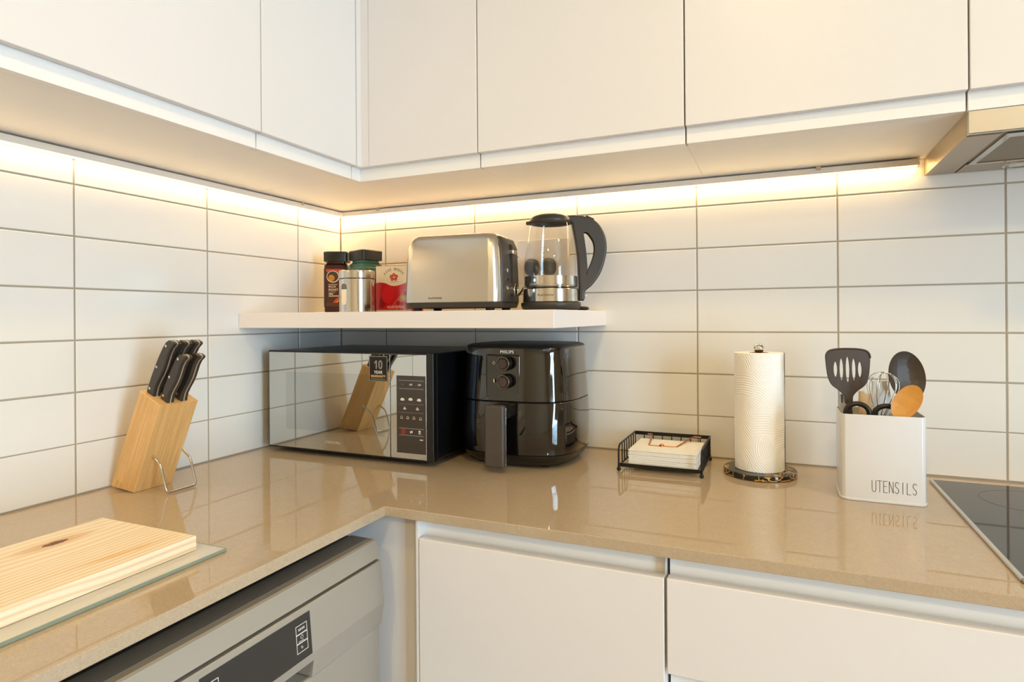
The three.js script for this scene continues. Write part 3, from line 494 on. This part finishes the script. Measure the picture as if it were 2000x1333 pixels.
/* ------------------------------------------------ utensils standing in the canister */
{
  const G = 'utensils standing in the white canister';
  { // slotted turner
    const k = 0.000104, P = [[70, 230], [78, 165], [125, 100], [230, 68], [460, 55], [690, 68], [795, 100], [842, 165], [850, 230], [835, 430], [810, 600], [750, 740], [620, 850], [540, 950], [520, 1080], [400, 1080], [380, 950], [300, 850], [170, 740], [110, 600], [85, 430]].map(([x, y]) => [(x - 460) * k, (1080 - y) * k]);
    const s = shapeOf(P, true); for (const [x, h] of [[245, 150], [348, 215], [455, 255], [562, 215], [665, 150]]) { const e = new THREE.Path(); e.absellipse((x - 460) * k, (1080 - 450) * k, 36 * k + 0.0011, h * k + 0.0011, 0, Math.PI * 2, true); s.holes.push(e); }
    const t = thing('slotted_turner', 'dark brown nylon slotted turner standing in the canister', 'turner', [1.3785, 1.0700, 0.1860], 0.22, G);
    mesh('blade', extrude(s, 0.0034, 0.0012, 2, 10), M.nylon, t, [0, 0, 0], [-0.06, 0, 0]);
    mesh('stiffening_rim', tube(P.slice(1, 9).map(([x, y]) => [x * 0.985, y - 0.0008, 0.0035 - y * 0.06]), 0.0018, 40, 8), M.nylon, t);
    mesh('handle', rod([0, 0.008, 0.0010], [0.010, -0.160, 0.004], 0.0052, 12), M.nylon, t);
  }
  { // black serving spoon
    const t = thing('serving_spoon', 'large black nylon spoon, the darkest utensil in the canister', 'spoon', [1.4790, 1.1240, 0.1680], 0.30, G);
    mesh('bowl', bowl(0.0330, 0.0480, 0.013, 0.0025), M.nylon, t, [0, 0, 0], [-0.12, 0, 0.10]);
    mesh('handle', tube([[0.001, -0.043, -0.004], [0.003, -0.060, -0.006], [0.004, -0.12, -0.004], [0.002, -0.212, 0.004]], 0.0045, 24, 10), M.nylon, t);
  }
  { // whisk
    const t = thing('whisk', 'small steel balloon whisk standing among the utensils', 'whisk', [1.4160, 0.9120, 0.1940], 0, G); t.rotation.set(0, 0, -0.10);
    for (let i = 0; i < 5; i++) { const a = i / 5 * Math.PI + 0.2, c = Math.cos(a), s = Math.sin(a), L = [[0.003, 0.120], [0.010, 0.145], [0.021, 0.175], [0.0262, 0.195], [0.023, 0.210], [0.012, 0.2195], [0, 0.2220 - i * 0.0006]]; mesh('wire_loop', tube([...L.map(([r, y]) => [r * c, y, r * s]), ...L.slice(0, -1).reverse().map(([r, y]) => [-r * c, y, -r * s])], 0.00075, 48, 6), M.chrome, t); }
    mesh('handle', new THREE.CylinderGeometry(0.0055, 0.0065, 0.128, 20).translate(0, 0.062, 0), M.polished, t);
  }
  { // wooden spoon
    const t = thing('wooden_spoon', 'orange-brown wooden spoon leaning on the canister rim', 'spoon', [1.4660, 1.0835, 0.2430], 0, G);
    mesh('bowl', bowl(0.0212, 0.0340, 0.005, 0.0045), M.woodSpoon, t, [0, 0, 0], [-0.03, 0, -0.52]);
    mesh('handle', rod([-0.0150, -0.0270, -0.0040], [-0.092, -0.161, -0.0030], 0.0046, 12), M.woodSpoon, t);
  }
  { // pale wooden spatula
    const t = thing('wooden_spatula', 'pale wooden spatula half hidden behind the whisk', 'spatula', [1.4085, 1.0930, 0.1720], 0.2, G);
    mesh('blade', extrude(shapeOf([[-0.0120, 0.0000], [-0.0030, 0.0005], [-0.0020, -0.0035], [0.0130, -0.0040], [0.0140, -0.050], [0.005, -0.085], [-0.004, -0.085], [-0.0130, -0.05]]), 0.005, 0.001), M.woodPale, t);
    mesh('handle', rod([0.0005, -0.080, 0.0025], [0.004, -0.181, 0.0025], 0.0045, 10), M.woodPale, t);
  }
  { // pale scraper behind the whisk
    const t = thing('silicone_scraper', 'pale grey scraper blade seen through the whisk wires', 'scraper', [1.4350, 1.1130, 0.1620], 0.2, G);
    mesh('blade', extrude(shapeOf([[-0.0150, 0], [0.0130, 0.0010], [0.0170, -0.030], [0.0180, -0.062], [0.006, -0.078], [-0.006, -0.078], [-0.017, -0.060], [-0.0165, -0.03]]), 0.006, 0.0018), M.paleSilicone, t);
    mesh('handle', rod([0, -0.074, 0.003], [0.002, -0.200, 0.003], 0.0045, 10), M.paleSilicone, t);
  }
  { // white measuring stick with grey print
    const t = thing('plastic_server', 'white plastic server handle with grey print beside the turner', 'server', [1.3735, 1.0790, 0.1580], 0.2, G);
    mesh('handle_blade', bx(-0.0085, 0.0085, -0.160, 0.0060, -0.0012, 0.0012, 0.0011), M.enamel, t);
    mesh('grey_print', bx(-0.0055, -0.0030, -0.012, 0.0040, 0.00125, 0.0015), M.darkInk, t);
  }
  { // scissors, loops up
    const t = thing('kitchen_scissors', 'kitchen scissors with black looped handles at the canister rim', 'scissors', [1.4130, 0.9310, 0.2265], 0, G);
    for (const s of [-1, 1]) {
      const lp = []; for (let i = 0; i < 14; i++) { const a = i / 14 * Math.PI * 2; lp.push([s * 0.0235 + 0.0195 * Math.cos(a), 0.1250 + 0.0180 * Math.sin(a) - s * 0.001, 0]); }
      mesh('handle_loop', tube(lp, 0.0047, 56, 10, true), M.blackSatin, t);
      mesh('shank', tube([[s * 0.0120, 0.1120, 0], [s * 0.006, 0.102, 0], [-s * 0.001, 0.085, s * 0.0010]], 0.0048, 16, 10), M.blackSatin, t);
      mesh('shear_blade', extrude(shapeOf([[-0.0065, 0.088], [0.0065, 0.088], [0.003, 0.0], [-0.001, -0.013]]), 0.0016).translate(s * 0.001, 0, s * 0.0010 - 0.0008), M.polished, t);
    }
    mesh('thumb_bridge', bx(-0.007, 0.007, 0.1235, 0.1320, -0.0030, 0.0030, 0.0028), M.blackSatin, t);
  }
}
/* ------------------------------------------------ toaster */
{
  const t = thing('toaster', 'brushed stainless steel two-slice toaster on the shelf', 'toaster', [0.537, SH, 0.199], 0.075);
  const a = 0.126, b = 0.079, R = (da, db, r = 0.030) => roundRect(a - da, b - db, r, 10);
  mesh('base', loft([[0.008, R(0.004, 0.004)], [0.0095, R(0.001, 0.001)], [0.0200, R(-0.002, -0.002)], [0.0215, R(-0.001, -0.001)]], true, true, 0.5), M.greyPlastic, t);
  for (const [x, z] of [[-0.095, 0.055], [0.095, 0.055], [-0.095, -0.055], [0.095, -0.055]]) mesh('foot', new THREE.CylinderGeometry(0.011, 0.010, 0.0085, 16), M.blackMat, t, [x, 0.0044, z]);
  const prof = [[0.0218, 0], [0.06, 0.0003], [0.115, 0.002], [0.148, 0.0045], [0.167, 0.008], [0.177, 0.013], [0.1825, 0.019], [0.1845, 0.026]];
  const shell = loft(prof.map(([y, o]) => [y, R(o, o, 0.030)]), true, true, 0.7);
  { const p = shell.attributes.position, uv = shell.attributes.uv; for (let i = 0; i < p.count; i++) uv.setXY(i, p.getX(i) + p.getZ(i), p.getY(i) * 4); }
  mesh('steel_shell', shell, M.steel, t);
  for (const z of [-0.024, 0.024]) mesh('bread_slot', bx(-0.075, 0.075, 0.1835, 0.1852, z - 0.013, z + 0.013, 0.0006), M.blackMat, t);
  const e = mesh('end_panel', loft([[0.0218, roundRect(0.020, 0.060, 0.010, 6)], [0.100, roundRect(0.019, 0.059, 0.010, 6)], [0.155, roundRect(0.017, 0.056, 0.010, 6)], [0.174, roundRect(0.010, 0.050, 0.009, 6)], [0.177, roundRect(0.006, 0.046, 0.005, 6)]], true, true, 0.5), M.greyPlastic, t, [a - 0.0155, 0, 0]);
  mesh('lever_slot', bx(0.0145, 0.0200, 0.068, 0.160, -0.0065, 0.0065, 0.001), M.blackMat, e);
  mesh('lever', bx(0.012, 0.030, 0.1355, 0.1455, -0.0155, 0.0155, 0.0035, 3), M.chrome, e);
  for (const y of [0.095, 0.075, 0.055]) mesh('button', new THREE.CylinderGeometry(0.0045, 0.0045, 0.006, 20).rotateZ(Math.PI / 2), M.chrome, e, [0.0190, y, 0.036]);
  const k = mesh('browning_knob', new THREE.CylinderGeometry(0.0135, 0.0150, 0.014, 36).rotateZ(Math.PI / 2), M.polished, e, [0.025, 0.050, 0.004]);
  mesh('knob_rim', new THREE.TorusGeometry(0.0132, 0.0012, 8, 36).rotateY(Math.PI / 2), M.chrome, k, [0.0070, 0, 0]);
  text('logo', 'PLATINUM', 0.0042, 0.0003, M.darkInk, t, [-0.036, 0.0315, b + 0.0001], [0, 0, 0], 1.2);
}
/* ------------------------------------------------ kettle */
{
  const t = thing('electric_kettle', 'glass electric kettle with dark handle on the shelf end', 'kettle', [0.742, SH, 0.122], 0.4126);
  mesh('power_base', lathe([[0, 0.0004], [0.062, 0.0004], [0.071, 0.006], [0.0735, 0.014], [0.0730, 0.0195], [0.070, 0.0205], [0, 0.0205]], 64), M.greyPlastic, t);
  mesh('steel_band', lathe([[0.060, 0.0212], [0.0682, 0.0212], [0.0686, 0.0225], [0.0686, 0.0515], [0.0678, 0.0535], [0.060, 0.0535]], 72), M.polished, t);
  mesh('heating_plate', lathe([[0, 0.0545], [0.054, 0.0545], [0.0640, 0.0570], [0.0655, 0.0640], [0.0655, 0.0835], [0.0648, 0.0838], [0.0640, 0.0640], [0.0560, 0.0580], [0, 0.0575]], 64), M.polished, t);
  mesh('glass_jug', lathe([[0.0668, 0.0540], [0.0676, 0.0600], [0.0680, 0.0800], [0.0672, 0.1050], [0.0645, 0.1350], [0.0600, 0.1700], [0.0545, 0.1980], [0.0505, 0.2130], [0.0500, 0.2165]], 96), M.glass, t);
  mesh('collar', lathe([[0.0470, 0.2130], [0.0515, 0.2130], [0.0522, 0.2200], [0.0510, 0.2225], [0.0470, 0.2225]], 64), M.greyPlastic, t);
  mesh('spout_lip', bx(-0.060, -0.044, 0.2120, 0.2195, -0.010, 0.010, 0.003), M.greyPlastic, t);
  mesh('lid', lathe([[0.0500, 0.2215], [0.0490, 0.2265], [0.0420, 0.2315], [0.0300, 0.2355], [0.0150, 0.2375], [0, 0.2380]], 64), M.greyPlastic, t);
  const O = [[0.036, 0.2265], [0.0415, 0.2335], [0.060, 0.2335], [0.082, 0.2315], [0.111, 0.219], [0.131, 0.190], [0.137, 0.160], [0.134, 0.130], [0.121, 0.0905], [0.0995, 0.0607], [0.083, 0.046], [0.0825, 0.030], [0.080, 0.0240], [0.0692, 0.0240], [0.0690, 0.0705], [0.0660, 0.125], [0.0618, 0.160], [0.0540, 0.2030], [0.0525, 0.2130]];
  const Hh = [[0.0745, 0.1930], [0.0835, 0.1965], [0.0950, 0.1925], [0.1095, 0.1700], [0.1120, 0.1440], [0.1035, 0.1140], [0.0890, 0.0870], [0.0845, 0.0880], [0.0835, 0.1150], [0.0800, 0.1550]];
  const s = shapeOf([...O.slice(0, 3), ...new THREE.CatmullRomCurve3(O.slice(2, 12).map(p => V(p[0], p[1], 0)), false, 'centripetal').getPoints(48).slice(1).map(v => [v.x, v.y]), ...O.slice(12)]); const hole = new THREE.Path(); hole.moveTo(...Hh[0]); hole.splineThru(Hh.slice(1).concat([Hh[0]]).map(p => new THREE.Vector2(...p))); s.holes.push(hole);
  mesh('handle', extrude(s, 0.026, 0.005, 4, 8).translate(0, 0, -0.013), M.greyPlastic, t);
  mesh('lid_button', bx(-0.011, 0.011, -0.003, 0.003, -0.009, 0.009, 0.002), M.blackSatin, t, [0.0965, 0.2268, 0], [0, 0, -0.42]);
  mesh('switch', bx(0.0770, 0.0880, 0.0330, 0.0400, -0.006, 0.006, 0.002), M.chrome, t);
  mesh('power_cord', tube([[0.070, 0.008, 0.004], [0.088, 0.0065, 0.0], [0.092, 0.0045, -0.020], [0.080, 0.0035, -0.055], [0.055, 0.0035, -0.080]], 0.0030, 32, 8), M.blackMat, t);
  { // brand name bent round the steel band, facing the camera
    const g = new TextGeometry('PLATINUM', { font, size: 0.0048, depth: 0.0003, curveSegments: 3 }); g.computeBoundingBox(); const B = g.boundingBox; g.translate(-(B.min.x + B.max.x) / 2, 0, 0).scale(1.15, 1, 1); const p = g.attributes.position;
    for (let i = 0; i < p.count; i++) { const a = p.getX(i) / 0.0687 - 0.25, r = 0.0687 + p.getZ(i); p.setXYZ(i, r * Math.sin(a), p.getY(i) + 0.0345, r * Math.cos(a)); }
    g.computeVertexNormals(); mesh('logo', g, M.darkInk, t);
  }
  for (const [i, w] of [[0, 0.006], [1, 0.004], [2, 0.005]]) mesh('level_mark', bx(-w / 2, w / 2, 0, 0.0008, 0, 0.0003), M.darkInk, t, [-0.020 + i * 0.0001, 0.125 + i * 0.012, 0.0625 - i * 0.0016]);
}
/* ------------------------------------------------ socket and plugs behind the kettle */
{
  const t = thing('wall_socket', 'white double wall socket behind the kettle', 'socket', [0, 0, 0]);
  mesh('cover_plate', bx(0.6050, 0.7520, 1.3310, 1.4500, 0.0004, 0.0018, 0.0006), M.enamel, t);
  mesh('socket_insert', bx(0.6250, 0.7320, 1.3480, 1.4330, 0.0018, 0.0022, 0.0001), M.enamel, t);
  for (const [x, lab] of [[0.6480, 'black plug of the toaster cord in the wall socket'], [0.6960, 'black plug of the kettle cord in the wall socket']]) {
    const p = thing('power_plug', lab, 'plug', [x, 1.3760, 0.0024]);
    mesh('plug_body', loft([[0, superellipse(0.0185, 0.022, 2.6, 40)], [0.016, superellipse(0.0190, 0.0225, 2.6, 40)], [0.030, superellipse(0.012, 0.015, 2.4, 40)], [0.034, superellipse(0.006, 0.008, 2, 40)]]).rotateX(Math.PI / 2), M.blackMat, p);
    mesh('cord', x < 0.67 ? tube([[0, -0.010, 0.020], [-0.006, -0.030, 0.020], [-0.022, -0.062, 0.024], [-0.046, -0.090, 0.034], [-0.072, -0.100, 0.046], [-0.075, -0.1010, 0.055]], 0.0028, 32, 8) : tube([[0, -0.010, 0.020], [0.010, -0.045, 0.022], [0.055, -0.090, 0.018], [0.092, -0.1130, 0.014]], 0.0028, 32, 8), M.blackMat, p);
  }
}
/* ------------------------------------------------ jars, canister and tea on the shelf */
{
  const jar = (label, pos, turn, H, tex, tint, hs) => {
    const t = thing('coffee_jar', label, 'jar', pos, turn, 'coffee jars on the shelf'), R = (a, r) => roundRect(a, a, r, 6);
    const g = loft([[0.0008, R(hs - 0.004, 0.008)], [0.004, R(hs - 0.0008, 0.009)], [H - 0.040, R(hs - 0.0008, 0.009)], [H - 0.034, R(hs - 0.006, 0.010)], [H - 0.0290, R(hs - 0.006, 0.010)]], true, true, 0.5);
    mesh('glass_body', g, std(tint, 0.08), t);
    const lw = hs * 2 - 0.006, lh = H - 0.055; const lb = mesh('label', bx(-hs - 0.0001, hs + 0.0001, 0.012, 0.012 + lh, -hs - 0.0001, hs + 0.0001, 0.0085, 3), std(tint, 0.4), t);
    if (tex) for (let i = 0; i < 4; i++) { const p = mesh('label_print', new THREE.PlaneGeometry(hs * 2 - 0.016, lh - 0.016), std('#ffffff', 0.35, 0, { map: tex }), lb); p.position.set(Math.sin(i * Math.PI / 2) * (hs + 0.0003), 0.012 + lh / 2, Math.cos(i * Math.PI / 2) * (hs + 0.0003)); p.rotation.y = i * Math.PI / 2; }
    mesh('lid', loft([[H - 0.0285, R(hs + 0.0005, 0.010)], [H - 0.003, R(hs + 0.0008, 0.010)], [H - 0.0005, R(hs - 0.001, 0.010)], [H, R(hs - 0.004, 0.008)]], true, true, 0.5), M.blackSatin, t);
    return t;
  };
  const roast = canvasTex(300, 660, (c, w, h) => {
    c.fillStyle = '#4a1d17'; c.fillRect(0, 0, w, h); c.fillStyle = '#cf4a30'; c.beginPath(); c.moveTo(0, 0); c.lineTo(w, 0); c.lineTo(w, 120); c.bezierCurveTo(w, 60, 200, 20, 120, 150); c.lineTo(0, 40); c.fill();
    c.fillStyle = '#e9ddd0'; c.beginPath(); c.arc(110, 135, 105, 0, 7); c.fill(); c.fillStyle = '#45352e'; c.beginPath(); c.arc(108, 132, 92, 0, 7); c.fill(); c.fillStyle = '#d18a2c'; c.beginPath(); c.ellipse(85, 160, 52, 60, 0, 0, 7); c.fill();
    c.fillStyle = '#e5d6c8'; c.font = 'bold 52px sans-serif'; c.fillText('RICH', 34, 330); c.fillText('ROAST', 34, 385); c.fillRect(34, 290 - 22, 150, 8); c.fillRect(34, 405, 120, 6); c.fillRect(40, 432, 70, 20); for (let i = 0; i < 8; i++) c.fillRect(40 + i * 25, 468, 18, 22);
    const g = '#c9502c'; c.strokeStyle = g; c.lineWidth = 44; c.beginPath(); c.arc(w, h + 30, 190, Math.PI, 1.6 * Math.PI); c.stroke(); c.strokeStyle = '#e8b072'; c.lineWidth = 14; c.beginPath(); c.arc(w, h + 30, 160, Math.PI, 1.6 * Math.PI); c.stroke(); c.fillStyle = '#5f2a1c'; c.fillRect(0, h - 60, w, 60);
  });
  jar('square coffee jar with red and brown label and black lid', [0.0870, SH, 0.1220], 0.52, 0.176, roast, '#3a1a12', 0.0330);
  jar('square coffee jar with green label and black lid', [0.1840, SH, 0.1180], -0.32, 0.176, null, '#3d6657', 0.0350);
  { // steel sugar canister with an oval window
    const t = thing('sugar_canister', 'round stainless steel canister with oval window in front of the jars', 'canister', [0.2560, SH, 0.2500]);
    mesh('body', lathe([[0, 0.0006], [0.0438, 0.0006], [0.0448, 0.002], [0.0448, 0.0845], [0.0438, 0.0860], [0, 0.0860]], 72), M.polished, t);
    mesh('lid', lathe([[0, 0.0868], [0.0440, 0.0868], [0.0455, 0.0880], [0.0455, 0.1055], [0.0440, 0.1075], [0.0250, 0.1090], [0, 0.1095]], 72), M.polished, t);
    const curved = (name, y0, y1, w, mat, rim) => { const s = new THREE.Shape(), r = w / 2; s.moveTo(-r, y0 + (rim[0] ? r : 0)); if (rim[0]) s.absarc(0, y0 + r, r, Math.PI, 2 * Math.PI); else s.lineTo(r, y0); if (rim[1]) s.absarc(0, y1 - r, r, 0, Math.PI); else { s.lineTo(r, y1); s.lineTo(-r, y1); } const g = extrude(s, 0.0008, 0, 1, 10), p = g.attributes.position; for (let i = 0; i < p.count; i++) { const a = p.getX(i) / 0.0449 - 0.14, R = 0.04485 + p.getZ(i); p.setXYZ(i, R * Math.sin(a), p.getY(i), R * Math.cos(a)); } g.computeVertexNormals(); return mesh(name, g, mat, t); };
    curved('window_clear', 0.0585, 0.0730, 0.0170, std('#6d675f', 0.08), [0, 1]); curved('window_sugar', 0.0190, 0.0583, 0.0170, std('#efe3cc', 0.4), [1, 0]);
  }
  { // tea box
    const t = thing('tea_box', 'red and white box of tea bags beside the toaster', 'tea box', [0.3060, SH, 0.1300], 0.05);
    const w = 0.112, h = 0.1270, d = 0.062;
    mesh('carton', bx(-w / 2, w / 2, 0.0005, h, -d / 2, d / 2, 0.0015), std('#c01620', 0.35), t);
    const tex = canvasTex(560, 640, (c, W, H) => {
      c.fillStyle = '#c0101c'; c.fillRect(0, 0, W, H); c.fillStyle = '#e6dcc8'; c.beginPath(); c.moveTo(0, 0); c.lineTo(W, 0); c.lineTo(W, 200); c.quadraticCurveTo(300, 330, 180, 250); c.quadraticCurveTo(90, 215, 0, 235); c.fill();
      c.fillStyle = '#3b332c'; c.font = 'bold 50px serif'; c.textAlign = 'center'; const s = 'FIVE ROSES'; [...s].forEach((ch, i) => { const a = (i - 4.5) * 0.2; c.save(); c.translate(285 + Math.sin(a) * 165, 215 - Math.cos(a) * 150); c.rotate(a * 0.9); c.fillText(ch, 0, 0); c.restore(); });
      c.fillStyle = '#b81824'; for (let i = 0; i < 5; i++) { const a = -Math.PI / 2 + i * 1.2566; c.beginPath(); c.arc(285 + Math.cos(a) * 34 * 1.25, 160 + Math.sin(a) * 32, 25, 0, 7); c.fill(); } c.strokeStyle = '#e6dcc8'; c.lineWidth = 3; for (let i = 0; i < 5; i++) { const a = -Math.PI / 2 + i * 1.2566; c.beginPath(); c.arc(285 + Math.cos(a) * 42, 160 + Math.sin(a) * 32, 11, 0, 5); c.stroke(); }
      c.fillStyle = '#9c8f7c'; c.fillRect(225, 222, 130, 6);
      c.fillStyle = '#8c0a14'; c.beginPath(); c.ellipse(130, 470, 60, 130, 0.5, 0, 7); c.fill(); c.fillStyle = '#d31a26'; c.beginPath(); c.ellipse(190, 400, 95, 120, 0.3, 0, 7); c.fill();
      c.fillStyle = '#d66a63'; c.beginPath(); c.moveTo(W, 270); c.lineTo(W, 560); c.lineTo(300, 560); c.lineTo(430, 350); c.fill(); c.fillStyle = '#93a83e'; c.beginPath(); c.ellipse(430, 450, 55, 26, 0.2, 0, 7); c.fill(); c.fillStyle = '#a31922'; [[470, 380], [350, 520], [420, 530], [500, 510]].forEach(([x, y]) => { c.beginPath(); c.arc(x, y, 34, 0, 7); c.fill(); });
      c.strokeStyle = '#e7c9bd'; c.lineWidth = 4; c.beginPath(); c.moveTo(250, 570); c.lineTo(400, 400); c.stroke(); c.fillStyle = '#f0d9cc'; for (let i = 0; i < 9; i++) { c.beginPath(); c.ellipse(190 + i * 30, 572 + (i % 3) * 3, 9, 14 + (i % 2) * 5, 0.4, 0, 7); c.lineWidth = 5; c.strokeStyle = '#f0d9cc'; c.stroke(); } c.fillStyle = '#cbbba2'; c.fillRect(0, 612, W, 28);
    });
    mesh('printed_front', new THREE.PlaneGeometry(w - 0.0025, h - 0.003), std('#ffffff', 0.28, 0, { map: tex, clearcoat: 0.6, clearcoatRoughness: 0.15 }), t, [0, h / 2 + 0.0002, d / 2 + 0.0003]);
  }
}
renderer.render(scene, camera);
